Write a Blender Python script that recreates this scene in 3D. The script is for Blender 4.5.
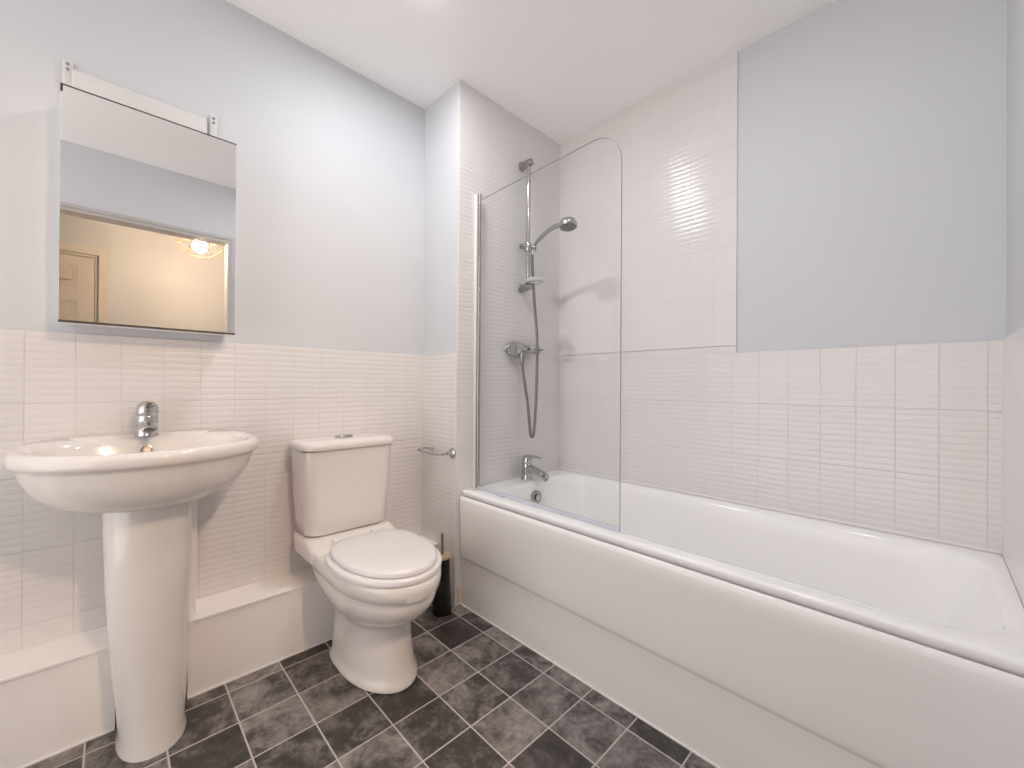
import bpy, bmesh, math
from mathutils import Vector, Matrix
PI = math.pi
S = bpy.context.scene
for o in list(bpy.data.objects):
    bpy.data.objects.remove(o)
C = S.collection

# ------------------------------------------------------------------ camera
F, YAW, PIT, ROL = 410.09, 0.7982, 0.0032, 0.0065
CX, CH = 1.7938, 1.0047
fw = Vector((-math.sin(YAW), math.cos(YAW), 0)); rt = Vector((math.cos(YAW), math.sin(YAW), 0)); up = Vector((0, 0, 1))
fw2 = fw * math.cos(PIT) + up * math.sin(PIT); up2 = up * math.cos(PIT) - fw * math.sin(PIT)
rt3 = rt * math.cos(ROL) + up2 * math.sin(ROL); up3 = up2 * math.cos(ROL) - rt * math.sin(ROL)
cd = bpy.data.cameras.new('camera'); cam = bpy.data.objects.new('camera', cd); C.objects.link(cam)
cd.sensor_width = 36.0; cd.sensor_fit = 'HORIZONTAL'; cd.lens = F * 36.0 / 1024.0
cd.clip_start = 0.02; cd.clip_end = 50
m = Matrix.Identity(4)
for i in range(3):
    m[i][0] = rt3[i]; m[i][1] = up3[i]; m[i][2] = -fw2[i]
m[0][3] = CX; m[1][3] = 0; m[2][3] = CH
cam.matrix_world = m
S.camera = cam

# ------------------------------------------------------------------ world, lights, exposure
w = bpy.data.worlds.new('world'); S.world = w; w.use_nodes = True
nt = w.node_tree; bgn = nt.nodes['Background']
tcw = nt.nodes.new('ShaderNodeTexCoord'); sxw = nt.nodes.new('ShaderNodeSeparateXYZ'); rpw = nt.nodes.new('ShaderNodeValToRGB')
mrw = nt.nodes.new('ShaderNodeMapRange'); mrw.inputs[1].default_value = -0.6; mrw.inputs[2].default_value = 0.6
# added fill light through the unbuilt wall behind the camera, brighter low down
rpw.color_ramp.elements[0].color = (1.0, 0.94, 0.91, 1); rpw.color_ramp.elements[1].color = (0.46, 0.44, 0.44, 1)
nt.links.new(tcw.outputs['Generated'], sxw.inputs[0]); nt.links.new(sxw.outputs[2], mrw.inputs[0]); nt.links.new(mrw.outputs[0], rpw.inputs[0]); nt.links.new(rpw.outputs[0], bgn.inputs[0])
bgn.inputs[1].default_value = 2.9
S.view_settings.view_transform = 'Standard'; S.view_settings.look = 'None'
S.view_settings.gamma = 1.0; S.view_settings.use_curve_mapping = False
S.view_settings.exposure = 0.06
S.cycles.max_bounces = 14; S.cycles.diffuse_bounces = 8; S.cycles.glossy_bounces = 8
S.cycles.transparent_max_bounces = 16; S.cycles.transmission_bounces = 8
S.cycles.caustics_reflective = False; S.cycles.caustics_refractive = False
KEY = (0.56, 0.765)            # ceiling downlight over the toilet
FILL_DOWN = (1.30, 0.85)          # unseen second downlight, placed to brighten the bath and back wall
LAMP = (2.30, 0.465, 2.035)     # pendant in the hall
def area_light(name, loc, r, watts, col):
    l = bpy.data.lights.new(name, 'AREA'); l.shape = 'DISK'; l.size = r * 2; l.energy = watts; l.color = col
    o = bpy.data.objects.new(name, l); o.location = loc; C.objects.link(o); return o
def point_light(name, loc, r, watts, col):
    l = bpy.data.lights.new(name, 'POINT'); l.shadow_soft_size = r; l.energy = watts; l.color = col
    o = bpy.data.objects.new(name, l); o.location = loc; C.objects.link(o); return o
COOL = (0.97, 0.975, 1.0); WARM = (1.0, 0.71, 0.46)
area_light('downlight_beam', (KEY[0], KEY[1], 2.385), 0.032, 6.0, COOL)
area_light('downlight_beam', (FILL_DOWN[0], FILL_DOWN[1], 2.385), 0.05, 3.6, COOL)  # fill from the unseen second downlight
point_light('added_ceiling_glow', (KEY[0], KEY[1], 2.345), 0.02, 0.10, COOL)  # extra point lamp added to brighten the ceiling around the downlight
point_light('hall_lamp_light', LAMP, 0.045, 88, WARM)

# ------------------------------------------------------------------ materials
def mat(name, col, rough=0.5, metal=0.0, coat=0.0, spec=0.5):
    m = bpy.data.materials.new(name); m.use_nodes = True
    b = m.node_tree.nodes['Principled BSDF']
    b.inputs['Base Color'].default_value = (*col, 1); b.inputs['Roughness'].default_value = rough
    b.inputs['Metallic'].default_value = metal; b.inputs['Coat Weight'].default_value = coat
    b.inputs['Coat Roughness'].default_value = 0.05
    b.inputs['Specular IOR Level'].default_value = spec
    return m
def nd(m, t, **kw):
    n = m.node_tree.nodes.new(t)
    for k, v in kw.items(): setattr(n, k, v)
    return n
def lk(m, a, b): m.node_tree.links.new(a, b)
def math_(m, op, a, b=None, c=None):
    n = nd(m, 'ShaderNodeMath', operation=op)
    for i, v in enumerate((a, b, c)):
        if v is None: continue
        if isinstance(v, (int, float)): n.inputs[i].default_value = v
        else: lk(m, v, n.inputs[i])
    return n.outputs[0]
def mixc(m, fac, a, b):
    n = nd(m, 'ShaderNodeMix', data_type='RGBA')
    for idx, v in ((0, fac), (6, a), (7, b)):
        if isinstance(v, (int, float)): n.inputs[idx].default_value = v
        elif isinstance(v, tuple): n.inputs[idx].default_value = (*v, 1)
        else: lk(m, v, n.inputs[idx])
    return n.outputs[2]
def paint(name, col, rough=0.6, bump=0.04):
    m = mat(name, col, rough); b = m.node_tree.nodes['Principled BSDF']
    t = nd(m, 'ShaderNodeTexCoord'); n = nd(m, 'ShaderNodeTexNoise'); n.inputs['Scale'].default_value = 160
    n2 = nd(m, 'ShaderNodeTexNoise'); n2.inputs['Scale'].default_value = 3.0
    lk(m, t.outputs['Object'], n.inputs['Vector']); lk(m, t.outputs['Object'], n2.inputs['Vector'])
    d = tuple(c * 0.965 for c in col)
    lk(m, mixc(m, n2.outputs[0], d, col), b.inputs['Base Color'])
    bp = nd(m, 'ShaderNodeBump'); bp.inputs['Strength'].default_value = bump; bp.inputs['Distance'].default_value = 0.002
    lk(m, n.outputs[0], bp.inputs['Height']); lk(m, bp.outputs[0], b.inputs['Normal'])
    return m
def wall_tile(name, axis, u0=0.0, z0=0.0, bump=0.8, col=(0.745, 0.72, 0.71)):
    """white glazed wall tile with a fine horizontal ripple and hairline grout"""
    m = mat(name, col, 0.16, 0, 0.0); b = m.node_tree.nodes['Principled BSDF']
    t = nd(m, 'ShaderNodeTexCoord'); s = nd(m, 'ShaderNodeSeparateXYZ'); lk(m, t.outputs['Object'], s.inputs[0])
    u = math_(m, 'SUBTRACT', s.outputs[axis], u0 - 10.0); z = math_(m, 'SUBTRACT', s.outputs[2], z0 - 10.5)
    ns = nd(m, 'ShaderNodeTexNoise'); ns.inputs['Scale'].default_value = 9; lk(m, t.outputs['Object'], ns.inputs['Vector'])
    wob = math_(m, 'MULTIPLY', math_(m, 'SUBTRACT', ns.outputs[0], 0.5), 0.010)
    rip = math_(m, 'PINGPONG', math_(m, 'ADD', z, wob), 0.0105)
    rip = math_(m, 'DIVIDE', rip, 0.0105)
    rip = math_(m, 'SMOOTH_MIN', rip, 0.55, 0.35)
    fu = math_(m, 'PINGPONG', u, 0.05); fz = math_(m, 'PINGPONG', z, 0.105)
    g = math_(m, 'MINIMUM', fu, fz)
    ramp = nd(m, 'ShaderNodeMapRange'); ramp.inputs[1].default_value = 0.0004; ramp.inputs[2].default_value = 0.0016
    lk(m, g, ramp.inputs[0])
    row = math_(m, 'FLOOR', math_(m, 'DIVIDE', u, 0.1)); rz = math_(m, 'FLOOR', math_(m, 'DIVIDE', z, 0.21))
    wn = nd(m, 'ShaderNodeTexWhiteNoise', noise_dimensions='2D'); cb = nd(m, 'ShaderNodeCombineXYZ')
    lk(m, row, cb.inputs[0]); lk(m, rz, cb.inputs[1]); lk(m, cb.outputs[0], wn.inputs['Vector'])
    tone = mixc(m, wn.outputs['Value'], tuple(c * 0.985 for c in col), col)
    lk(m, mixc(m, ramp.outputs[0], tuple(c * 0.86 for c in col), tone), b.inputs['Base Color'])
    lk(m, math_(m, 'SUBTRACT', 0.55, math_(m, 'MULTIPLY', ramp.outputs[0], 0.37)), b.inputs['Roughness'])
    h = math_(m, 'ADD', rip, math_(m, 'MULTIPLY', ramp.outputs[0], 0.5))
    bp = nd(m, 'ShaderNodeBump'); bp.inputs['Strength'].default_value = bump; bp.inputs['Distance'].default_value = 0.0016
    lk(m, h, bp.inputs['Height']); lk(m, bp.outputs[0], b.inputs['Normal'])
    return m
def floor_tile():
    P, GX, GY = 0.162, 0.1989, 0.2764
    m = mat('slate_vinyl', (0.05, 0.045, 0.043), 0.42); b = m.node_tree.nodes['Principled BSDF']
    t = nd(m, 'ShaderNodeTexCoord'); s = nd(m, 'ShaderNodeSeparateXYZ'); lk(m, t.outputs['Object'], s.inputs[0])
    u = math_(m, 'DIVIDE', math_(m, 'SUBTRACT', s.outputs[0], GX - 50 * P), P)
    v = math_(m, 'DIVIDE', math_(m, 'SUBTRACT', s.outputs[1], GY - 50 * P), P)
    g = math_(m, 'MINIMUM', math_(m, 'PINGPONG', u, 0.5), math_(m, 'PINGPONG', v, 0.5))
    ramp = nd(m, 'ShaderNodeMapRange'); ramp.inputs[1].default_value = 0.010; ramp.inputs[2].default_value = 0.017
    lk(m, g, ramp.inputs[0])
    cb = nd(m, 'ShaderNodeCombineXYZ'); lk(m, math_(m, 'FLOOR', u), cb.inputs[0]); lk(m, math_(m, 'FLOOR', v), cb.inputs[1])
    wn = nd(m, 'ShaderNodeTexWhiteNoise', noise_dimensions='2D'); lk(m, cb.outputs[0], wn.inputs['Vector'])
    off = nd(m, 'ShaderNodeVectorMath', operation='MULTIPLY_ADD')
    lk(m, wn.outputs['Color'], off.inputs[0]); off.inputs[1].default_value = (7, 7, 7); lk(m, t.outputs['Object'], off.inputs[2])
    n1 = nd(m, 'ShaderNodeTexNoise'); n1.inputs['Scale'].default_value = 10; n1.inputs['Detail'].default_value = 7; n1.inputs['Roughness'].default_value = 0.66; n1.inputs['Distortion'].default_value = 0.6
    lk(m, off.outputs[0], n1.inputs['Vector'])
    n2 = nd(m, 'ShaderNodeTexNoise'); n2.inputs['Scale'].default_value = 60; n2.inputs['Detail'].default_value = 4
    lk(m, t.outputs['Object'], n2.inputs['Vector'])
    a = math_(m, 'ADD', math_(m, 'MULTIPLY', n1.outputs[0], 1.0), math_(m, 'MULTIPLY', wn.outputs['Value'], 0.22))
    a = math_(m, 'ADD', a, math_(m, 'MULTIPLY', n2.outputs[0], 0.30))
    cr = nd(m, 'ShaderNodeValToRGB'); e = cr.color_ramp.elements
    e[0].position = 0.48; e[0].color = (0.018, 0.015, 0.014, 1)
    e[1].position = 1.0; e[1].color = (0.30, 0.27, 0.258, 1)
    k = cr.color_ramp.elements.new(0.70); k.color = (0.056, 0.048, 0.045, 1)
    lk(m, a, cr.inputs[0])
    lk(m, mixc(m, ramp.outputs[0], (0.50, 0.455, 0.435), cr.outputs[0]), b.inputs['Base Color'])
    bp = nd(m, 'ShaderNodeBump'); bp.inputs['Strength'].default_value = 0.25; bp.inputs['Distance'].default_value = 0.001
    lk(m, math_(m, 'ADD', ramp.outputs[0], math_(m, 'MULTIPLY', n2.outputs[0], 0.25)), bp.inputs['Height']); lk(m, bp.outputs[0], b.inputs['Normal'])
    return m
def glass_mat():
    m = bpy.data.materials.new('clear_glass'); m.use_nodes = True; nt = m.node_tree; nt.nodes.clear()
    out = nt.nodes.new('ShaderNodeOutputMaterial'); mx = nt.nodes.new('ShaderNodeMixShader')
    tr = nt.nodes.new('ShaderNodeBsdfTransparent'); gl = nt.nodes.new('ShaderNodeBsdfGlossy'); lw = nt.nodes.new('ShaderNodeLayerWeight')
    p5 = nt.nodes.new('ShaderNodeMath'); p5.operation = 'POWER'; p5.inputs[1].default_value = 5
    ma = nt.nodes.new('ShaderNodeMath'); ma.operation = 'MULTIPLY_ADD'; ma.inputs[1].default_value = 0.35; ma.inputs[2].default_value = 0.012
    lw.inputs[0].default_value = 0.5
    nt.links.new(lw.outputs['Facing'], p5.inputs[0]); nt.links.new(p5.outputs[0], ma.inputs[0])
    tr.inputs[0].default_value = (0.994, 0.997, 0.996, 1); gl.inputs['Roughness'].default_value = 0.02
    nt.links.new(ma.outputs[0], mx.inputs[0]); nt.links.new(tr.outputs[0], mx.inputs[1]); nt.links.new(gl.outputs[0], mx.inputs[2])
    nt.links.new(mx.outputs[0], out.inputs[0]); return m
def emit(name, col, st):
    m = bpy.data.materials.new(name); m.use_nodes = True; nt = m.node_tree; nt.nodes.clear()
    out = nt.nodes.new('ShaderNodeOutputMaterial'); e = nt.nodes.new('ShaderNodeEmission')
    e.inputs[0].default_value = (*col, 1); e.inputs[1].default_value = st; nt.links.new(e.outputs[0], out.inputs[0]); return m

M_WALL = paint('pale_blue_grey_paint', (0.625, 0.638, 0.662), 0.55)
M_CEIL = paint('white_ceiling_paint', (0.97, 0.96, 0.955), 0.8)
M_TX = wall_tile('ripple_tile_along_x', 0, 0.008, 1.1466)
M_TY = wall_tile('ripple_tile_along_y', 1, 0.022, 1.1531)
M_TXU = wall_tile('ripple_tile_upper', 0, 0.034, 1.1757, 0.5)
M_FLOOR = floor_tile()
M_WHITE = paint('white_gloss_board', (0.93, 0.90, 0.88), 0.3, 0.01)
M_TRIM = paint('white_trim_paint', (0.82, 0.80, 0.78), 0.35, 0.01)
M_CER = mat('white_ceramic', (0.75, 0.715, 0.685), 0.10, 0, 0.3)
M_SEAT = mat('white_seat_plastic', (0.73, 0.72, 0.72), 0.22)
M_ACR = mat('white_bath_acrylic', (0.93, 0.925, 0.92), 0.14)
M_PANEL = mat('white_panel_acrylic', (0.90, 0.875, 0.865), 0.2)
M_CHROME = mat('polished_chrome', (0.52, 0.52, 0.52), 0.10, 1.0)
M_DCHROME = mat('dull_chrome', (0.38, 0.37, 0.36), 0.25, 1.0)
M_MIRROR = mat('mirror_silver', (0.93, 0.93, 0.93), 0.0, 1.0)
M_DARK = mat('dark_edge', (0.05, 0.045, 0.04), 0.4)
M_GLASS = glass_mat()
M_GEDGE = mat('glass_edge', (0.42, 0.43, 0.43), 0.15)
M_SEAL = mat('bluish_clear_seal', (0.56, 0.58, 0.66), 0.25)
M_BLACK = mat('black_plastic', (0.008, 0.008, 0.008), 0.25)
M_BAMBOO = paint('bamboo_wood', (0.55, 0.40, 0.25), 0.45)
M_GREY = mat('grey_rubber', (0.22, 0.21, 0.2), 0.5)
M_HOSE = mat('chrome_hose', (0.22, 0.215, 0.21), 0.28, 1.0)
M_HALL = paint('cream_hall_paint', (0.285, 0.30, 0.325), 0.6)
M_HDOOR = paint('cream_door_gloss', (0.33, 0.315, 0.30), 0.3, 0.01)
M_HFLOOR = paint('hall_carpet', (0.30, 0.25, 0.21), 0.9, 0.3)
M_BULB = emit('lit_bulb', (1.0, 0.86, 0.66), 26)
M_DOWN = emit('lit_downlight', (1.0, 0.98, 0.96), 14)
M_BRASS = mat('brass_wire', (0.75, 0.58, 0.36), 0.25, 1.0)

# ------------------------------------------------------------------ mesh helpers
ORG = {}
def thing(name, label, cat, loc, group=None):
    o = bpy.data.objects.new(name, None); o.empty_display_size = 0.05; o.location = loc
    o['label'] = label; o['category'] = cat
    if group: o['group'] = group
    C.objects.link(o); ORG[o] = Vector(loc); return o
def obj(name, bm, mats, parent=None, smooth=True, label=None, angle=35):
    if not isinstance(mats, (list, tuple)): mats = [mats]
    bmesh.ops.recalc_face_normals(bm, faces=bm.faces[:])
    org = ORG.get(parent, Vector((0, 0, 0)))
    if parent is not None: bmesh.ops.translate(bm, verts=bm.verts[:], vec=-org)
    me = bpy.data.meshes.new(name); bm.to_mesh(me); bm.free()
    for mm in mats: me.materials.append(mm)
    if smooth:
        for p in me.polygons: p.use_smooth = True
        me.set_sharp_from_angle(angle=math.radians(angle))
    o = bpy.data.objects.new(name, me); C.objects.link(o)
    if parent is not None: o.parent = parent; ORG[o] = org
    if label: o['label'] = label
    return o
def tag(o, label, cat, group=None):
    o['label'] = label; o['category'] = cat
    if group: o['group'] = group
    return o
def struct(name, bm, m, smooth=False):
    o = obj(name, bm, m, None, smooth); o['kind'] = 'structure'; return o
def NB(): return bmesh.new()
def box(bm, lo, hi, bevel=0.0, seg=2, mi=0, only=None):
    n0 = set(bm.faces)
    r = bmesh.ops.create_cube(bm, size=1.0); vs = r['verts']
    for v in vs:
        v.co = Vector([lo[i] + (v.co[i] + 0.5) * (hi[i] - lo[i]) for i in range(3)])
    if bevel:
        es = list({e for v in vs for e in v.link_edges})
        if only: es = [e for e in es if only(e)]
        bmesh.ops.bevel(bm, geom=es, offset=bevel, segments=seg, profile=0.5, affect='EDGES')
    for f in bm.faces:
        if f not in n0: f.material_index = mi
def loft(bm, rings, cap0=True, cap1=True, mi=0, closed=True):
    R = [[bm.verts.new(p) for p in r] for r in rings]
    n = len(R[0])
    for a, b in zip(R, R[1:]):
        for i in range(n if closed else n - 1):
            f = bm.faces.new((a[i], a[(i + 1) % n], b[(i + 1) % n], b[i])); f.material_index = mi
    if cap0: bm.faces.new(R[0][::-1]).material_index = mi
    if cap1: bm.faces.new(R[-1]).material_index = mi
def basis(d):
    d = Vector(d).normalized(); a = Vector((0, 0, 1)) if abs(d.z) < 0.9 else Vector((1, 0, 0))
    u = d.cross(a).normalized(); v = d.cross(u).normalized(); return u, v, d
def lathe(bm, prof, org, axis=(0, 0, 1), n=32, mi=0, cap0=True, cap1=True):
    u, v, d = basis(axis); o = Vector(org)
    rings = [[o + d * h + (u * math.cos(2 * PI * i / n) + v * math.sin(2 * PI * i / n)) * max(r, 1e-4) for i in range(n)] for r, h in prof]
    loft(bm, rings, cap0, cap1, mi)
def spline(pts, k=8):
    P = [Vector(p) for p in pts]; out = []
    for i in range(len(P) - 1):
        p0 = P[max(i - 1, 0)]; p1 = P[i]; p2 = P[i + 1]; p3 = P[min(i + 2, len(P) - 1)]
        for j in range(k):
            t = j / k
            out.append(0.5 * ((2 * p1) + (p2 - p0) * t + (2 * p0 - 5 * p1 + 4 * p2 - p3) * t * t + (3 * p1 - p0 - 3 * p2 + p3) * t ** 3))
    out.append(P[-1]); return out
def tube(bm, pts, r, n=12, mi=0, caps=True, closed=False):
    P = [Vector(p) for p in pts]; N = len(P)
    rs = r if isinstance(r, (list, tuple)) else [r] * N
    T = []
    for i in range(N):
        a = P[i - 1] if (i > 0 or closed) else P[0]; b = P[(i + 1) % N] if (i < N - 1 or closed) else P[-1]
        T.append((b - a).normalized())
    u, v, _ = basis(T[0]); rings = []
    for i in range(N):
        u = (u - T[i] * u.dot(T[i])).normalized(); v = T[i].cross(u)
        rings.append([P[i] + (u * math.cos(2 * PI * j / n) + v * math.sin(2 * PI * j / n)) * rs[i] for j in range(n)])
    if closed: rings.append(rings[0][:]); caps = False
    loft(bm, rings, caps, caps, mi)
    if closed: bmesh.ops.remove_doubles(bm, verts=bm.verts[:], dist=1e-6)
def sgn_pow(c, e): return math.copysign(abs(c) ** e, c)
def dring(xc, a, c, yc, b, z, n=72, e=5.0, ef=2.0, xmin=None):
    """D-shaped outline: round towards +x (reach a), squarish towards the wall (reach c)"""
    r = []
    for i in range(n):
        t = 2 * PI * i / n; cs, sn = math.cos(t), math.sin(t)
        k = ef if cs >= 0 else e
        f = (1 - max(0, -cs)) if False else 1
        x = xc + (a if cs >= 0 else c) * sgn_pow(cs, 2 / k); y = yc + b * sgn_pow(sn, 2 / k)
        if xmin is not None: x = max(x, xmin)
        r.append((x, y, z))
    return r
def sring(x0, x1, y0, y1, z, n=72, e=6.0):
    cx, cy, a, b = (x0 + x1) / 2, (y0 + y1) / 2, (x1 - x0) / 2, (y1 - y0) / 2
    return [(cx + a * sgn_pow(math.cos(2 * PI * i / n), 2 / e), cy + b * sgn_pow(math.sin(2 * PI * i / n), 2 / e), z) for i in range(n)]
def rrect(x0, x1, y0, y1, z, r, k=7):
    """rounded rectangle with fixed radius"""
    out = []
    for (cx, cy, a0) in ((x1 - r, y1 - r, 0), (x0 + r, y1 - r, PI / 2), (x0 + r, y0 + r, PI), (x1 - r, y0 + r, 3 * PI / 2)):
        for j in range(k + 1):
            a = a0 + PI / 2 * j / k
            out.append((cx + r * math.cos(a), cy + r * math.sin(a), z))
    return out

# ------------------------------------------------------------------ room shell
H = 2.4; YR = 1.12; XB = 0.2836; YB = 1.849; XD = 1.9424; YN = -1.5
ZT = 1.1531; ZP = 1.1466; ZJ = 1.1757; XP = 1.225
HX = 3.10; HY0, HY1 = -1.6, 1.9; XDo = XD + 0.10
DY0, DY1, DZ = -0.26, 0.60, 2.022
tk = 0.007
bm = NB(); box(bm, (-0.1, YN - 0.1, -0.05), (XDo, YB + 0.1, 0)); struct('floor', bm, M_FLOOR)
bm = NB(); box(bm, (-0.1, YN - 0.1, H), (XDo, YB + 0.1, H + 0.05)); struct('ceiling', bm, M_CEIL)
bm = NB(); box(bm, (-0.1 - tk, YN - 0.1, 0), (-tk, YB + 0.1, H)); struct('wall_left', bm, M_WALL)
bm = NB(); box(bm, (-tk, YR + tk, 0), (XB - tk, YB, H)); struct('wall_boxing', bm, M_WALL)
bm = NB(); box(bm, (-0.1, YB + tk, 0), (XDo, YB + 0.1, H)); struct('wall_back', bm, M_WALL)
bm = NB()
box(bm, (XD, DY1, 0), (XDo, YB + 0.1, H)); box(bm, (XD, YN, 0), (XDo, DY0, H)); box(bm, (XD, DY0, DZ), (XDo, DY1, H))
struct('wall_right', bm, M_WALL)
# tiling
bm = NB(); box(bm, (-tk, YN, 0), (0, YR + tk, ZT), 0.0015, 1); struct('trim_1', bm, M_TY)
bm = NB(); box(bm, (0, YR, 0), (XB, YR + tk, ZT)); struct('trim_2', bm, M_TX)
bm = NB(); box(bm, (XB - tk, YR + tk, 0), (XB, YB, H)); struct('trim_3', bm, M_TY)
bm = NB(); box(bm, (XB, YB, 0.4), (XD, YB + tk, ZP), 0.001, 1); struct('trim_4', bm, M_TX)
bm = NB(); box(bm, (XB, YB, ZP), (XP, YB + tk, ZJ - 0.0015)); box(bm, (XB, YB, ZJ + 0.0015), (XP, YB + tk, H)); struct('trim_5', bm, M_TXU)
bm = NB(); box(bm, (XD - tk, DY1 + 0.5, 0), (XD, YB, ZP), 0.001, 1); struct('trim_6', bm, mat('plain_white_tile', (0.74, 0.725, 0.715), 0.2))
# white corner bead, silicone and border strips
bm = NB(); box(bm, (XB, YB - 0.004, 0.525), (XD - tk, YB, 0.533), 0.002, 2); struct('trim_7', bm, M_TRIM)
# boxed pipe run along the foot of the mirror wall, cut around the pedestal
def pipe_box(name, y0, y1):
    bm = NB(); box(bm, (0, y0, 0), (0.1416, y1, 0.240)); box(bm, (0, y0, 0.2405), (0.1476, y1, 0.2485), 0.001, 1)
    struct(name, bm, M_WHITE)
pipe_box('trim_8', YN, 0.012); pipe_box('trim_9', 0.178, YR)
bm = NB(); box(bm, (0, 0.172, 0.249), (0.10, 0.203, 0.66), 0.002, 2); struct('trim_10', bm, M_WHITE)
# bead of sealant along the floor
bm = NB(); box(bm, (0.1416, 0.178, 0), (0.1456, YR, 0.004)); box(bm, (0.1416, YN, 0), (0.1456, 0.012, 0.004)); struct('trim_11', bm, M_TRIM)
# plinth below the bath panel
bm = NB(); box(bm, (XB, 1.151, 0), (XD - tk, 1.170, 0.216)); struct('trim_12', bm, M_WHITE)
bm = NB(); box(bm, (XB, 1.147, 0), (XD - tk, 1.151, 0.004)); struct('trim_13', bm, M_TRIM)
# bare patch of wall where the lowest tile by the bath is missing
bm = NB(); box(bm, (XB, YR + 0.008, 0.012), (XB + 0.003, 1.146, 0.082), 0.001, 1); struct('trim_16', bm, paint('bare_plaster', (0.62, 0.53, 0.43), 0.8))
# door lining and architraves
bm = NB()
for x0, x1 in ((XD - 0.008, XD), (XDo, XDo + 0.014)):
    for y0, y1 in ((DY0 - 0.02, DY0), (DY1, DY1 + 0.02)):
        box(bm, (x0, y0, 0), (x1, y1, DZ))
    box(bm, (x0, DY0 - 0.02, DZ), (x1, DY1 + 0.02, DZ + 0.02))
box(bm, (XD, DY0, 0), (XDo, DY0 + 0.02, DZ - 0.02)); box(bm, (XD, DY1 - 0.02, 0), (XDo, DY1, DZ - 0.02)); box(bm, (XD, DY0, DZ - 0.02), (XDo, DY1, DZ))
struct('trim_14', bm, paint('door_lining_paint', (0.50, 0.475, 0.455), 0.4, 0.01))
# hall beyond the door
bm = NB(); box(bm, (XDo, HY0, -0.05), (HX + 0.1, HY1, 0)); struct('floor_hall', bm, M_HFLOOR)
bm = NB(); box(bm, (XDo, HY0, H), (HX + 0.1, HY1, H + 0.05)); struct('ceiling_hall', bm, M_CEIL)
bm = NB(); box(bm, (HX, HY0, 0), (HX + 0.1, HY1, H)); struct('wall_hall_far', bm, M_HALL)
bm = NB(); box(bm, (XDo, HY0 - 0.1, 0), (HX, HY0, H)); struct('wall_hall_near', bm, M_HALL)
bm = NB(); box(bm, (XDo, HY1, 0), (HX, HY1 + 0.1, H)); struct('wall_hall_end', bm, M_HALL)
bm = NB(); box(bm, (XDo, DY1 + 0.0205, 0), (XDo + 0.003, HY1, H)); box(bm, (XDo, HY0, 0), (XDo + 0.003, DY0 - 0.0205, H)); box(bm, (XDo, DY0 - 0.02, DZ + 0.0205), (XDo + 0.003, DY1 + 0.02, H)); struct('wall_hall_side', bm, M_HALL)
# panelled hall door with its architrave
dy0, dy1, dz = -0.88, -0.105, 1.985
bm = NB()
box(bm, (HX - 0.030, dy0, 0.005), (HX, dy1, dz))
def panel(y0, y1, z0, z1):
    box(bm, (HX - 0.034, y0, z0), (HX - 0.030, y1, z0 + 0.014)); box(bm, (HX - 0.034, y0, z1 - 0.014), (HX - 0.030, y1, z1))
    box(bm, (HX - 0.034, y0, z0 + 0.014), (HX - 0.030, y0 + 0.014, z1 - 0.014)); box(bm, (HX - 0.034, y1 - 0.014, z0 + 0.014), (HX - 0.030, y1, z1 - 0.014))
    box(bm, (HX - 0.037, y0 + 0.035, z0 + 0.035), (HX - 0.030, y1 - 0.035, z1 - 0.035), 0.006, 1)
for y0, y1 in ((dy0 + 0.10, dy0 + 0.345), (dy1 - 0.345, dy1 - 0.085)):
    panel(y0, y1, 1.755, 1.925); panel(y0, y1, 0.95, 1.645); panel(y0, y1, 0.20, 0.82)
struct('door_1', bm, M_HDOOR)
bm = NB()
for y0, y1 in ((dy1 + 0.003, dy1 + 0.022), (dy0 - 0.022, dy0 - 0.003)): box(bm, (HX - 0.036, y0, 0), (HX, y1, dz + 0.022))
box(bm, (HX - 0.036, dy0 - 0.003, dz + 0.003), (HX, dy1 + 0.003, dz + 0.022))
for y0, y1 in ((dy1 + 0.022, dy1 + 0.085), (dy0 - 0.085, dy0 - 0.022)): box(bm, (HX - 0.05, y0, 0), (HX, y1, dz + 0.022))
box(bm, (HX - 0.05, dy0 - 0.085, dz + 0.022), (HX, dy1 + 0.085, dz + 0.085))
struct('trim_15', bm, M_HDOOR)

# ------------------------------------------------------------------ bath
bath = thing('bathtub', 'white acrylic bathtub with a rounded front panel, fitted along the tiled back wall', 'bathtub', (1.11, 1.5, 0))
X0, X1, Y0, Y1, ZR = XB + 0.001, XD - tk - 0.001, 1.1535, YB - 0.001, 0.5226
K = 7
ix0, ix1, iy0, iy1 = X0 + 0.118, X1 - 0.030, 1.226, Y1 - 0.040
bm = NB()
rings = [rrect(X0, X1, Y0 + 0.012, Y1, 0.488, 0.004, K), rrect(X0, X1, Y0 + 0.004, Y1, 0.505, 0.006, K), rrect(X0, X1, Y0, Y1, 0.514, 0.006, K), rrect(X0, X1, Y0 + 0.002, Y1, 0.5190, 0.006, K), rrect(X0, X1, Y0 + 0.009, Y1, ZR, 0.008, K)]
for s_, d_ in ((-0.030, 0.0), (-0.020, 0.001), (-0.010, 0.0035), (-0.002, 0.009), (0.004, 0.019), (0.008, 0.034)):
    rings.append(rrect(ix0 + s_, ix1 - s_ * 0.8, iy0 + s_, iy1 - s_, ZR - d_, 0.13 + s_ * 0.3, K))
rings += [rrect(ix0 + 0.014, ix1 - 0.03, iy0 + 0.014, iy1 - 0.014, ZR - 0.08, 0.13, K),
         rrect(ix0 + 0.03, ix1 - 0.10, iy0 + 0.026, iy1 - 0.026, ZR - 0.20, 0.14, K), rrect(ix0 + 0.05, ix1 - 0.19, iy0 + 0.042, iy1 - 0.042, ZR - 0.32, 0.14, K),
         rrect(ix0 + 0.08, ix1 - 0.25, iy0 + 0.07, iy1 - 0.07, ZR - 0.365, 0.13, K), rrect(ix0 + 0.15, ix1 - 0.34, iy0 + 0.13, iy1 - 0.13, ZR - 0.38, 0.10, K)]
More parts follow.
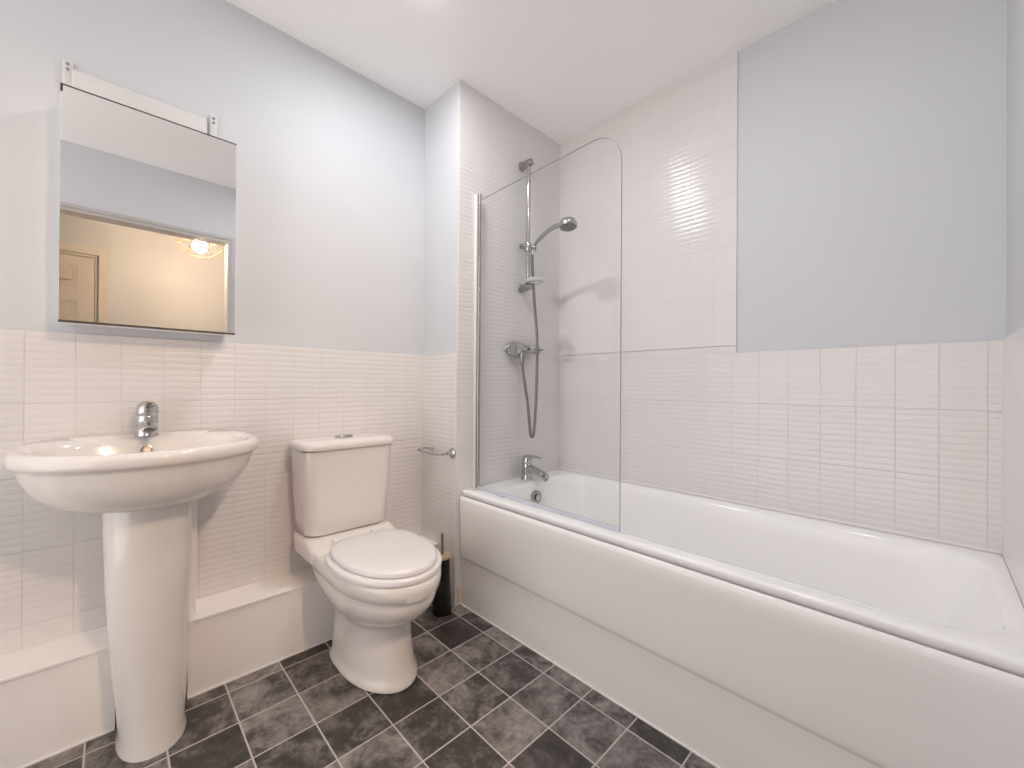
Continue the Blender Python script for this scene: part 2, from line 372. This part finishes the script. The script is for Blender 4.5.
loft(bm, rings, False, True)
tub = obj('tub', bm, M_ACR, bath, angle=60)
# front panel: rolled top edge, slightly bowed, tucked bottom
prof = [(1.153, 0.486), (1.149, 0.497), (1.143, 0.4985), (1.136, 0.494), (1.1325, 0.482), (1.1335, 0.45), (1.137, 0.38), (1.1385, 0.30), (1.139, 0.235), (1.1405, 0.222), (1.145, 0.2175), (1.160, 0.217), (1.160, 0.23)]
bm = NB()
rings = []
for x, dy in ((X0 + 0.004, 0.006), (X0 + 0.008, 0.0022), (X0 + 0.016, 0.0), (X1 - 0.016, 0.0), (X1 - 0.004, 0.004)):
    rings.append([(x, min(y + dy, 1.160), z) for y, z in prof])
loft(bm, rings, True, True)
obj('front_panel', bm, M_PANEL, bath, angle=50)
bm = NB()
oc = (ix0 + 0.014, 1.512, 0.450)
lathe(bm, [(0.012, 0.0), (0.030, 0.001), (0.033, 0.004), (0.032, 0.010), (0.027, 0.013), (0.022, 0.012), (0.010, 0.0125), (0.002, 0.013)], oc, (1, 0, 0.12))
ov = obj('overflow_cover', bm, M_DCHROME, bath, label='round chrome overflow cover')
bm = NB(); lathe(bm, [(0.014, 0.0), (0.0165, 0.003), (0.012, 0.006), (0.002, 0.0065)], (oc[0] + 0.0135, oc[1], oc[2] + 0.0015), (1, 0, 0.12)); obj('overflow_knob', bm, M_CHROME, ov)
bm = NB(); lathe(bm, [(0.034, 0), (0.034, 0.003), (0.028, 0.005), (0.012, 0.001), (0.002, 0.001)], (ix0 + 0.27, 1.51, ZR - 0.38), (0, 0, 1)); obj('plughole', bm, M_CHROME, bath)

# ------------------------------------------------------------------ bath screen
scr = thing('bath_screen', 'clear glass shower screen with a rounded top corner, standing on the bath rim', 'shower screen', (XB, 1.23, ZR))
gx0, gy0, gx1, gy1 = XB + 0.024, 1.226, 1.072, 1.206
zt, zb, rr = 1.868, ZR + 0.012, 0.115
gl = math.hypot(gx1 - gx0, gy1 - gy0); gd = Vector((gx1 - gx0, gy1 - gy0, 0)) / gl; gn = Vector((-gd.y, gd.x, 0))
out = [(0, zb), (gl, zb)] + [(gl - rr + rr * math.sin(PI / 2 - a), zt - rr + rr * math.cos(PI / 2 - a)) for a in [PI / 2 * i / 10 for i in range(11)]] + [(0, zt)]
def gp(s, z, t): return Vector((gx0, gy0, 0)) + gd * s + gn * t + Vector((0, 0, z))
bm = NB()
A = [bm.verts.new(gp(s, z, -0.003)) for s, z in out]; B = [bm.verts.new(gp(s, z, 0.003)) for s, z in out]
bm.faces.new(A); bm.faces.new(B[::-1])
for i in range(len(A)):
    f = bm.faces.new((A[i], B[i], B[(i + 1) % len(A)], A[(i + 1) % len(A)])); f.material_index = 1
obj('glass_panel', bm, [M_GLASS, M_GEDGE], scr, smooth=False)
bm = NB(); box(bm, (XB + 0.001, 1.214, ZR + 0.002), (XB + 0.020, 1.242, 1.90), 0.003, 2)
obj('wall_channel', bm, mat('white_channel', (0.80, 0.77, 0.76), 0.25), scr, label='white upright wall channel')
bm = NB(); tube(bm, [(XB + 0.027, 1.226, ZR + 0.002), (XB + 0.027, 1.226, 1.90)], 0.0085, 20)
obj('hinge_tube', bm, M_DCHROME, scr, label='chrome upright hinge tube')
bm = NB()
rings = []
for s in (0.0, gl):
    rings.append([gp(s, z, t) for t, z in ((-0.007, ZR + 0.001), (0.007, ZR + 0.001), (0.0055, ZR + 0.006), (0.004, ZR + 0.0125), (-0.004, ZR + 0.0125), (-0.0055, ZR + 0.006))])
loft(bm, rings)
obj('bottom_seal', bm, M_SEAL, scr, label='bluish clear seal strip')

# ------------------------------------------------------------------ bath tap
tap = thing('bath_mixer_tap', 'chrome single lever mixer tap on the tap end of the bath rim', 'tap', (0.338, 1.518, ZR))
tx, ty = 0.340, 1.528
bm = NB(); lathe(bm, [(0.030, 0.0), (0.031, 0.004), (0.0285, 0.010), (0.0265, 0.03), (0.0265, 0.06), (0.0275, 0.078), (0.026, 0.084), (0.002, 0.085)], (tx, ty, ZR), (0.0, 0, 1))
obj('body', bm, M_CHROME, tap)
bm = NB(); tube(bm, spline([(tx + 0.008, ty, ZR + 0.056), (tx + 0.05, ty, ZR + 0.052), (tx + 0.10, ty, ZR + 0.040), (tx + 0.135, ty, ZR + 0.030)], 6), [0.022] * 7 + [0.0205] * 6 + [0.019] * 6, 16)
lathe(bm, [(0.0165, 0), (0.0165, 0.010), (0.012, 0.011)], (tx + 0.122, ty, ZR + 0.020), (0.2, 0, -0.96), 20)
obj('spout', bm, M_CHROME, tap)
bm = NB(); lathe(bm, [(0.0275, 0.0), (0.028, 0.016), (0.024, 0.030), (0.012, 0.038), (0.002, 0.040)], (tx, ty, ZR + 0.086), (0.12, 0, 1))
pr = [(tx + 0.006, ty, ZR + 0.116), (tx + 0.05, ty, ZR + 0.122), (tx + 0.092, ty, ZR + 0.120)]
rings = []
for i, (x, y, z) in enumerate(pr):
    wv, h = 0.018 - i * 0.003, 0.010 - i * 0.0025
    rings.append([(x, y + wv * math.cos(2 * PI * j / 16), z + h * math.sin(2 * PI * j / 16)) for j in range(16)])
loft(bm, rings); obj('lever', bm, M_CHROME, tap)

# ------------------------------------------------------------------ shower
rail = thing('shower_rail', 'upright chrome shower rail fixed to the tiled wall behind the glass screen', 'shower rail', (XB, 1.512, 1.5))
rx, ry = XB + 0.052, 1.532
bm = NB(); tube(bm, [(rx, ry, 1.505), (rx, ry, 2.168)], 0.0105, 20); obj('pole', bm, M_CHROME, rail)
for z in (1.512, 2.152):
    bm = NB(); lathe(bm, [(0.024, 0.0), (0.024, 0.004), (0.019, 0.010), (0.0175, 0.06), (0.0155, 0.073), (0.002, 0.076)], (XB + 0.0005, ry, z), (1, 0, 0), 24); obj('wall_bracket', bm, M_DCHROME, rail)
bm = NB()
zs = 1.716
lathe(bm, [(0.019, -0.02), (0.021, -0.012), (0.021, 0.012), (0.019, 0.02)], (rx, ry, zs), (0, 0, 1), 24)
lathe(bm, [(0.010, -0.05), (0.014, -0.046), (0.014, -0.02), (0.012, 0.0), (0.014, 0.02), (0.015, 0.036), (0.012, 0.04)], (rx + 0.004, ry, zs), (0.6, 0.8, -0.1), 24)
obj('slider', bm, M_CHROME, rail, label='chrome sliding handset holder')
# soap tray hooked on the foot of the rail: open oval ring with a slot
bm = NB()
n = 40; zc = 1.535
cxy = (rx + 0.045, ry)
ringO = lambda s, z: [(cxy[0] + 0.062 * s * math.cos(2 * PI * i / n), cxy[1] + 0.050 * s * math.sin(2 * PI * i / n), z) for i in range(n)]
loft(bm, [ringO(0.34, zc), ringO(0.36, zc - 0.006), ringO(0.86, zc - 0.006), ringO(1.0, zc + 0.006), ringO(0.96, zc + 0.008), ringO(0.84, zc - 0.001), ringO(0.36, zc - 0.001), ringO(0.34, zc)], False, False)
tray = obj('soap_tray', bm, mat('frosted_plastic', (0.72, 0.72, 0.73), 0.3), None)
tag(tray, 'small frosted oval soap tray with a hole, at the foot of the shower rail', 'soap tray')
hs = thing('shower_handset', 'chrome shower handset with its hose, held in the sliding holder', 'shower head', (rx, ry, zs))
hx, hy = rx + 0.017, ry + 0.018
hp = spline([(hx - 0.005, hy + 0.0, zs - 0.035), (hx + 0.012, hy, zs + 0.005), (hx + 0.045, hy - 0.003, zs + 0.030), (hx + 0.10, hy - 0.008, zs + 0.052), (hx + 0.155, hy - 0.012, zs + 0.062), (hx + 0.215, hy - 0.015, zs + 0.058)], 7)
bm = NB(); tube(bm, hp, [0.0085 + 0.0045 * (i / (len(hp) - 1)) for i in range(len(hp))], 16); obj('handle', bm, M_CHROME, hs)
hc = (hx + 0.240, hy - 0.016, zs + 0.044); ha = Vector((0.10, -0.06, -0.99))
bm = NB(); lathe(bm, [(0.006, -0.036), (0.022, -0.033), (0.036, -0.024), (0.043, -0.010), (0.0445, 0.002), (0.042, 0.008), (0.038, 0.0085)], hc, ha, 32)
hd = obj('head', bm, M_CHROME, hs)
bm = NB(); lathe(bm, [(0.0385, 0.0088), (0.035, 0.013), (0.02, 0.0145), (0.002, 0.015)], hc, ha, 32); obj('spray_face', bm, M_GREY, hd, label='grey rubber spray plate')
vx, vy, vz = XB + 0.05, 1.487, 1.190
hz = spline([(hx - 0.005, hy, zs - 0.036), (hx - 0.004, hy + 0.002, 1.60), (hx + 0.008, hy + 0.006, 1.42), (hx + 0.02, hy + 0.012, 1.26), (hx + 0.022, hy + 0.012, 1.10), (hx + 0.02, hy + 0.006, 0.90), (hx + 0.016, hy - 0.002, 0.765), (hx + 0.010, hy - 0.011, 0.742), (hx + 0.006, hy - 0.020, 0.775), (vx + 0.012, vy + 0.036, 0.92), (vx + 0.003, vy + 0.014, 1.06), (vx + 0.002, vy + 0.008, 1.115)], 8)
bm = NB(); tube(bm, hz, 0.0075, 12); obj('hose', bm, M_HOSE, hs, label='ribbed chrome shower hose')
val = thing('shower_valve', 'chrome shower mixer valve on the tiled wall above the bath tap', 'shower valve', (XB, vy, vz))
bm = NB()
rings = []
for h, s in ((0.0005, 1.0), (0.006, 1.0), (0.014, 0.93), (0.022, 0.74)):
    rings.append([(XB + h, vy + 0.01 + 0.085 * s * math.cos(2 * PI * i / 40), vz + 0.040 * s * math.sin(2 * PI * i / 40)) for i in range(40)])
loft(bm, rings); obj('wall_plate', bm, M_CHROME, val)
bm = NB(); lathe(bm, [(0.030, 0.0), (0.030, 0.025), (0.026, 0.040), (0.014, 0.050), (0.002, 0.053)], (XB + 0.018, vy - 0.02, vz), (1, 0, 0), 32)
tube(bm, [(XB + 0.04, vy - 0.02, vz), (XB + 0.042, vy + 0.105, vz + 0.004)], [0.024, 0.02], 20); obj('body', bm, M_CHROME, val)
bm = NB(); lathe(bm, [(0.021, 0.0), (0.026, 0.004), (0.027, 0.026), (0.023, 0.034), (0.002, 0.036)], (XB + 0.042, vy + 0.105, vz + 0.004), (0, 1, 0), 24)
box(bm, (XB + 0.052, vy + 0.112, vz - 0.004), (XB + 0.092, vy + 0.130, vz + 0.006), 0.004, 2); obj('lever', bm, M_CHROME, val)
bm = NB(); lathe(bm, [(0.018, 0.0), (0.018, 0.03), (0.013, 0.034), (0.012, 0.062), (0.010, 0.066)], (vx + 0.001, vy + 0.006, vz - 0.012), (0, 0.03, -1), 20); obj('outlet', bm, M_DCHROME, val)

# ------------------------------------------------------------------ toilet
TY = 0.680
wc = thing('toilet', 'white close coupled toilet with its lid down, standing below the tile edge beside the basin', 'toilet', (0.36, TY, 0))
R_ = lambda xc, a, c, b, z, e=4.0: dring(xc, a, c, TY + (0.015 if z < 0.2 else 0.004), b, z, 72, e)
bm = NB()
prof = [(0.36, 0.221, 0.165, 0.114, 0.0), (0.36, 0.226, 0.17, 0.122, 0.004), (0.36, 0.226, 0.17, 0.122, 0.014), (0.36, 0.217, 0.166, 0.115, 0.024), (0.36, 0.210, 0.165, 0.112, 0.05),
        (0.36, 0.194, 0.165, 0.107, 0.12), (0.36, 0.188, 0.165, 0.1055, 0.18), (0.365, 0.186, 0.175, 0.1055, 0.203), (0.378, 0.192, 0.19, 0.111, 0.214), (0.395, 0.218, 0.215, 0.128, 0.235),
        (0.41, 0.244, 0.25, 0.145, 0.262), (0.42, 0.262, 0.28, 0.156, 0.295), (0.425, 0.268, 0.32, 0.1605, 0.322), (0.43, 0.260, 0.35, 0.1585, 0.336), (0.43, 0.262, 0.355, 0.160, 0.340), (0.43, 0.276, 0.36, 0.1675, 0.347), (0.43, 0.281, 0.37, 0.171, 0.372),
        (0.43, 0.279, 0.38, 0.171, 0.392), (0.43, 0.272, 0.38, 0.167, 0.398), (0.43, 0.22, 0.35, 0.13, 0.398)]
loft(bm, [R_(*p) for p in prof], True, True)
# raised shelf that carries the cistern
sh = [(0.018, 0.285, 0.168, 0.36), (0.016, 0.290, 0.172, 0.395), (0.016, 0.275, 0.172, 0.406), (0.016, 0.245, 0.170, 0.415), (0.017, 0.222, 0.168, 0.423), (0.020, 0.214, 0.164, 0.427)]
loft(bm, [sring(x0, x1, TY - b, TY + b, z, 72, 7) for x0, x1, b, z in sh], True, True)
pan = obj('pan', bm, M_CER, wc, angle=50)
bm = NB()
ci = [(0.016, 0.186, 0.153, 0.431), (0.012, 0.192, 0.160, 0.436), (0.012, 0.196, 0.165, 0.49), (0.010, 0.201, 0.174, 0.60), (0.010, 0.206, 0.178, 0.70), (0.010, 0.208, 0.180, 0.752)]
def cring(x0, x1, b, z):
    return rrect(x0, x1, TY - b, TY + b, z, 0.050, 8)
loft(bm, [cring(*c) for c in ci]); cis = obj('cistern', bm, M_CER, wc, angle=50)
bm = NB()
li = [(0.010, 0.206, 0.178, 0.7525), (0.008, 0.217, 0.185, 0.755), (0.006, 0.222, 0.189, 0.760), (0.006, 0.222, 0.189, 0.772), (0.007, 0.219, 0.186, 0.781), (0.012, 0.210, 0.178, 0.7865), (0.03, 0.18, 0.16, 0.7895), (0.06, 0.15, 0.12, 0.790)]
loft(bm, [rrect(x0, x1, TY - b, TY + b, z, min(0.062, (x1 - x0) / 2 - 0.005), 8) for x0, x1, b, z in li]); cl = obj('cistern_lid', bm, M_CER, wc, angle=50)
bm = NB()
loft(bm, [[(0.112 + 0.022 * s * math.cos(2 * PI * i / 32), TY + 0.036 * s * math.sin(2 * PI * i / 32), z) for i in range(32)] for s, z in ((1, 0.7895), (1, 0.794), (0.93, 0.796), (0.1, 0.7965))])
obj('flush_button', bm, M_DCHROME, cl, label='oval chrome flush button')
def seat_ring(s, z, d=0.0, b=0.172, a=0.240):
    return dring(0.466, a * s - d, 0.186 * s - d, TY + 0.001, b * s - d, z, 72, 3.0)
bm = NB(); loft(bm, [seat_ring(1, 0.3995, 0.008), seat_ring(1, 0.402, 0.001), seat_ring(1, 0.414, 0), seat_ring(1, 0.4185, 0.004), seat_ring(1, 0.4195, 0.02)]); seat = obj('seat', bm, M_SEAT, wc, angle=60)
L = dict(b=0.158, a=0.230)
bm = NB(); loft(bm, [seat_ring(1, 0.4205, 0.012, **L), seat_ring(1, 0.4225, 0.004, **L), seat_ring(1, 0.433, 0.003, **L), seat_ring(1, 0.4385, 0.008, **L), seat_ring(1, 0.4415, 0.020, **L), seat_ring(0.6, 0.4435, **L), seat_ring(0.15, 0.444, **L)]); obj('seat_lid', bm, M_SEAT, wc, angle=60)
for s in (-1, 1):
    bm = NB(); tube(bm, [(0.258, TY + s * 0.075 - 0.022, 0.424), (0.258, TY + s * 0.075 + 0.022, 0.424)], 0.011, 16); obj('seat_hinge', bm, M_SEAT, wc)

# ------------------------------------------------------------------ basin
BY = 0.080
bas = thing('wash_basin', 'white D shaped pedestal wash basin below the mirror cabinet', 'wash basin', (0.24, BY, 0))
def br(xc, a, c, b, z, e=5.0): return dring(xc, a, c, BY, b, z, 80, e)
bm = NB()
bp_ = [(0.21, 0.085, 0.12, 0.085, 0.662), (0.21, 0.135, 0.15, 0.130, 0.667), (0.21, 0.172, 0.18, 0.172, 0.680), (0.215, 0.196, 0.20, 0.204, 0.697), (0.22, 0.212, 0.212, 0.228, 0.728), (0.222, 0.222, 0.216, 0.243, 0.760), (0.222, 0.226, 0.218, 0.2505, 0.784), (0.222, 0.229, 0.219, 0.254, 0.794),
       (0.222, 0.237, 0.220, 0.262, 0.798), (0.222, 0.241, 0.220, 0.2655, 0.805), (0.222, 0.241, 0.220, 0.2665, 0.820), (0.222, 0.237, 0.219, 0.2635, 0.830), (0.222, 0.229, 0.216, 0.256, 0.8345),
       (0.235, 0.196, 0.128, 0.232, 0.8335), (0.235, 0.190, 0.122, 0.226, 0.829), (0.235, 0.184, 0.117, 0.219, 0.815), (0.235, 0.168, 0.105, 0.198, 0.77), (0.235, 0.13, 0.085, 0.15, 0.725), (0.235, 0.07, 0.055, 0.08, 0.700), (0.235, 0.025, 0.025, 0.025, 0.696)]
rings = []
for i, p in enumerate(bp_):
    e = 5.0 if i < 13 else 3.0
    rg = dring(p[0], p[1], p[2], BY, p[3], p[4], 80, e)
    if 8 <= i < 15: rg = [(x, y, z + 0.007 * max(0.0, min(1.0, (0.16 - x) / 0.14))) for x, y, z in rg]
    rings.append(rg)
loft(bm, rings, True, True); bowl = obj('bowl', bm, M_CER, bas, angle=50)
bm = NB()
pp = [(0.097, 0.100, 0.13, 0.676, 0.0), (0.097, 0.100, 0.13, 0.60, 0.001), (0.0945, 0.103, 0.10, 0.45, 0.003), (0.087, 0.113, 0.08, 0.25, 0.007), (0.077, 0.121, 0.06, 0.10, 0.010), (0.073, 0.126, 0.055, 0.03, 0.011), (0.0755, 0.130, 0.052, 0.014, 0.011), (0.0775, 0.132, 0.052, 0.0, 0.011)]
loft(bm, [dring(0.205, a, c, BY - 0.001 + dy, b, z, 64, 4, 2.3) for b, a, c, z, dy in pp]); obj('pedestal', bm, M_CER, bas, angle=50)
bm = NB(); lathe(bm, [(0.0145, 0.0), (0.0145, 0.003), (0.011, 0.0035), (0.009, 0.001), (0.001, 0.001)], (0.1245, BY - 0.003, 0.801), (1, 0, 0.25), 24)
obj('overflow_ring', bm, M_DCHROME, bowl, label='small chrome overflow ring')
bm = NB(); lathe(bm, [(0.022, 0), (0.022, 0.003), (0.016, 0.004), (0.001, 0.002)], (0.235, BY, 0.697), (0, 0, 1), 24); obj('waste', bm, M_CHROME, bowl)
bt = thing('basin_tap', 'chrome single lever mixer tap standing on the wash basin', 'tap', (0.066, BY, 0.834))
qx = 0.070; qz = 0.8375
bm = NB(); lathe(bm, [(0.0275, 0.0), (0.0285, 0.004), (0.0265, 0.010), (0.0260, 0.04), (0.0260, 0.062), (0.0245, 0.066), (0.002, 0.0665)], (qx, BY, qz), (0, 0, 1), 28); obj('body', bm, M_CHROME, bt)
bm = NB()
sp = [(qx + 0.012, 0.0245, 0.018, qz + 0.034), (qx + 0.05, 0.0225, 0.016, qz + 0.036), (qx + 0.085, 0.0205, 0.014, qz + 0.033), (qx + 0.104, 0.0185, 0.012, qz + 0.029), (qx + 0.108, 0.014, 0.008, qz + 0.028)]
loft(bm, [[(x, BY + b * math.cos(2 * PI * j / 20), z + h * math.sin(2 * PI * j / 20)) for j in range(20)] for x, b, h, z in sp])
lathe(bm, [(0.0105, 0), (0.0105, 0.012), (0.008, 0.0122)], (qx + 0.096, BY, qz + 0.022), (0.1, 0, -1), 18); obj('spout', bm, M_CHROME, bt)
bm = NB()
lathe(bm, [(0.0255, 0.0), (0.0275, 0.006), (0.0265, 0.020), (0.022, 0.034), (0.013, 0.042), (0.002, 0.044)], (qx, BY, qz + 0.0675), (0.08, 0, 1), 28)
lv = [(qx + 0.008, 0.018, 0.010, qz + 0.094), (qx + 0.045, 0.016, 0.007, qz + 0.102), (qx + 0.080, 0.0135, 0.005, qz + 0.106), (qx + 0.085, 0.008, 0.003, qz + 0.1065)]
loft(bm, [[(x, BY + b * math.cos(2 * PI * j / 20), z + h * math.sin(2 * PI * j / 20)) for j in range(20)] for x, b, h, z in lv]); obj('lever', bm, M_CHROME, bt)

# ------------------------------------------------------------------ mirror cabinet
MX, MY0, MY1, MZ0, MZ1 = 0.120, -0.108, 0.301, 1.1715, 1.8285
mc = thing('mirror_cabinet', 'square mirror fronted wall cabinet hung above the wash basin', 'mirror cabinet', (-tk, 0.1, MZ0))
bm = NB(); box(bm, (-tk + 0.001, MY0 + 0.008, MZ0 + 0.006), (MX - 0.024, MY1 - 0.008, MZ1 - 0.004), 0.002, 1); obj('cabinet_body', bm, M_WHITE, mc)
bm = NB(); box(bm, (MX - 0.021, MY0, MZ0), (MX - 0.006, MY1, MZ1), 0.001, 1); dr = obj('door', bm, M_TRIM, mc)
bm = NB(); box(bm, (MX - 0.006, MY0 + 0.001, MZ0 + 0.006), (MX, MY1 - 0.001, MZ1 - 0.004)); obj('mirror_glass', bm, M_MIRROR, dr, smooth=False, label='silvered mirror glass')
bm = NB(); box(bm, (MX - 0.006, MY0, MZ0), (MX + 0.001, MY1, MZ0 + 0.006), 0.0008, 1); obj('edge_strip', bm, M_DARK, dr, label='dark strip along the mirror edge')
bm = NB(); box(bm, (MX - 0.006, MY0, MZ1 - 0.004), (MX + 0.001, MY1, MZ1), 0.0008, 1); box(bm, (MX - 0.006, MY0, MZ1 - 0.022), (MX + 0.0015, MY0 + 0.005, MZ1), 0.0006, 1); obj('edge_strip', bm, M_DARK, dr, label='dark strip along the mirror edge')
# hanging board with two screw brackets above the cabinet
hb = thing('hanging_board', 'white hanging board with a screw plate at each end, above the mirror cabinet', 'mounting board', (-tk, 0.08, 1.83))
bm = NB(); box(bm, (-tk + 0.001, -0.092, 1.835), (0.016, 0.232, 1.935), 0.006, 3); obj('board', bm, paint('board_paint', (0.66, 0.645, 0.64), 0.55), hb)
for y in (-0.101, 0.252):
    bm = NB(); box(bm, (-tk + 0.0005, y - 0.011, 1.885), (0.004, y + 0.011, 1.962), 0.0025, 2); pl = obj('screw_plate', bm, mat('zinc_plate', (0.66, 0.655, 0.65), 0.35, 0.0), hb)
    for z in (1.932, 1.948):
        bm = NB(); lathe(bm, [(0.0042, 0.0), (0.0042, 0.002), (0.003, 0.0035), (0.0005, 0.0036)], (0.004, y, z), (1, 0, 0), 14); obj('screw', bm, M_DCHROME, pl)

# ------------------------------------------------------------------ toilet roll holder
rh = thing('toilet_roll_holder', 'empty chrome toilet roll holder on the short tiled wall beside the toilet', 'toilet roll holder', (0.258, YR, 0.693))
bm = NB(); lathe(bm, [(0.023, 0.0), (0.0235, 0.004), (0.020, 0.008), (0.011, 0.012), (0.008, 0.03)], (0.258, YR - 0.0005, 0.693), (0, -1, 0), 28); obj('wall_rose', bm, M_CHROME, rh)
bm = NB()
tube(bm, spline([(0.258, YR - 0.015, 0.693), (0.256, YR - 0.045, 0.692), (0.240, YR - 0.062, 0.690), (0.20, YR - 0.066, 0.688), (0.14, YR - 0.066, 0.688), (0.085, YR - 0.066, 0.688), (0.064, YR - 0.062, 0.690), (0.060, YR - 0.045, 0.695), (0.078, YR - 0.028, 0.699), (0.118, YR - 0.026, 0.700)], 7), 0.0052, 12)
lathe(bm, [(0.0055, 0), (0.008, 0.002), (0.008, 0.012), (0.005, 0.015)], (0.115, YR - 0.026, 0.700), (1, 0, 0), 16)
obj('roll_bar', bm, M_CHROME, rh)

# ------------------------------------------------------------------ toilet brush
bx, by = 0.282, 1.050
tb = thing('toilet_brush', 'black toilet brush holder with bamboo lid, on the floor between toilet and bath', 'toilet brush', (bx, by, 0))
bm = NB(); lathe(bm, [(0.040, 0.0), (0.0425, 0.004), (0.043, 0.02), (0.041, 0.06), (0.037, 0.11), (0.0335, 0.17), (0.033, 0.22), (0.0335, 0.238), (0.030, 0.240)], (bx, by, 0.001), (0, 0, 1), 36); obj('holder', bm, M_BLACK, tb)
bm = NB(); lathe(bm, [(0.031, 0.0), (0.0365, 0.001), (0.037, 0.010), (0.0345, 0.014), (0.007, 0.0145)], (bx, by, 0.2415), (0, 0, 1), 36); obj('lid', bm, M_BAMBOO, tb, label='bamboo lid')
bm = NB(); lathe(bm, [(0.0065, 0.0), (0.0065, 0.088), (0.005, 0.092), (0.0005, 0.093)], (bx, by, 0.2555), (0, 0, 1), 16); obj('handle', bm, M_DCHROME, tb, label='grey metal handle')

# ------------------------------------------------------------------ lamps
for i, (x, y) in enumerate((KEY, FILL_DOWN)):
    d = thing('ceiling_downlight', ('recessed ceiling downlight above the toilet', 'unseen recessed ceiling downlight, placed to brighten the bath')[i], 'downlight', (x, y, H), 'ceiling downlights')
    bm = NB(); lathe(bm, [(0.042, 0.0), (0.045, -0.003), (0.043, -0.006), (0.036, -0.007), (0.034, -0.004), (0.034, 0.0)], (x, y, H - 0.0005), (0, 0, 1), 40, cap0=False, cap1=False); obj('bezel', bm, M_TRIM, d)
    bm = NB(); lathe(bm, [(0.034, -0.002), (0.020, -0.003), (0.001, -0.003)], (x, y, H - 0.0005), (0, 0, 1), 32, cap0=True); obj('lens', bm, M_DOWN, d)
pl = thing('pendant_lamp', 'lit bulb in an open brass wire cage, seen only in the mirror', 'pendant lamp', (LAMP[0], LAMP[1], H))
lx, ly, lz = LAMP
bm = NB(); lathe(bm, [(0.045, 0.0), (0.045, -0.012), (0.03, -0.022), (0.004, -0.024)], (lx, ly, H - 0.0005), (0, 0, 1), 28); obj('ceiling_rose', bm, M_TRIM, pl)
bm = NB(); tube(bm, [(lx, ly, H - 0.02), (lx, ly, lz + 0.09)], 0.003, 8); obj('cord', bm, M_TRIM, pl)
bm = NB(); lathe(bm, [(0.018, 0.05), (0.02, 0.06), (0.018, 0.09), (0.006, 0.095)], (lx, ly, lz), (0, 0, 1), 20); obj('lamp_holder', bm, M_BRASS, pl)
bm = NB(); lathe(bm, [(0.012, 0.05), (0.014, 0.036), (0.020, 0.012), (0.021, -0.004), (0.017, -0.016), (0.008, -0.022), (0.001, -0.023)], (lx, ly, lz), (0, 0, 1), 24); bulb = obj('bulb', bm, M_BULB, pl)
bulb.visible_shadow = True
bm = NB()
for r, z in ((0.05, 0.055), (0.145, -0.005), (0.085, -0.06)):
    tube(bm, [(lx + r * math.cos(2 * PI * i / 36), ly + r * math.sin(2 * PI * i / 36), lz + z) for i in range(36)], 0.0022, 6, closed=True)
for k in range(8):
    a = 2 * PI * k / 8; a2 = a + PI / 8
    p = lambda r, z, q: (lx + r * math.cos(q), ly + r * math.sin(q), lz + z)
    tube(bm, [p(0.018, 0.06, a), p(0.05, 0.055, a)], 0.0022, 6); tube(bm, [p(0.05, 0.055, a), p(0.145, -0.005, a2)], 0.0022, 6); tube(bm, [p(0.145, -0.005, a2), p(0.085, -0.06, a)], 0.0022, 6)
obj('wire_cage', bm, M_BRASS, pl)
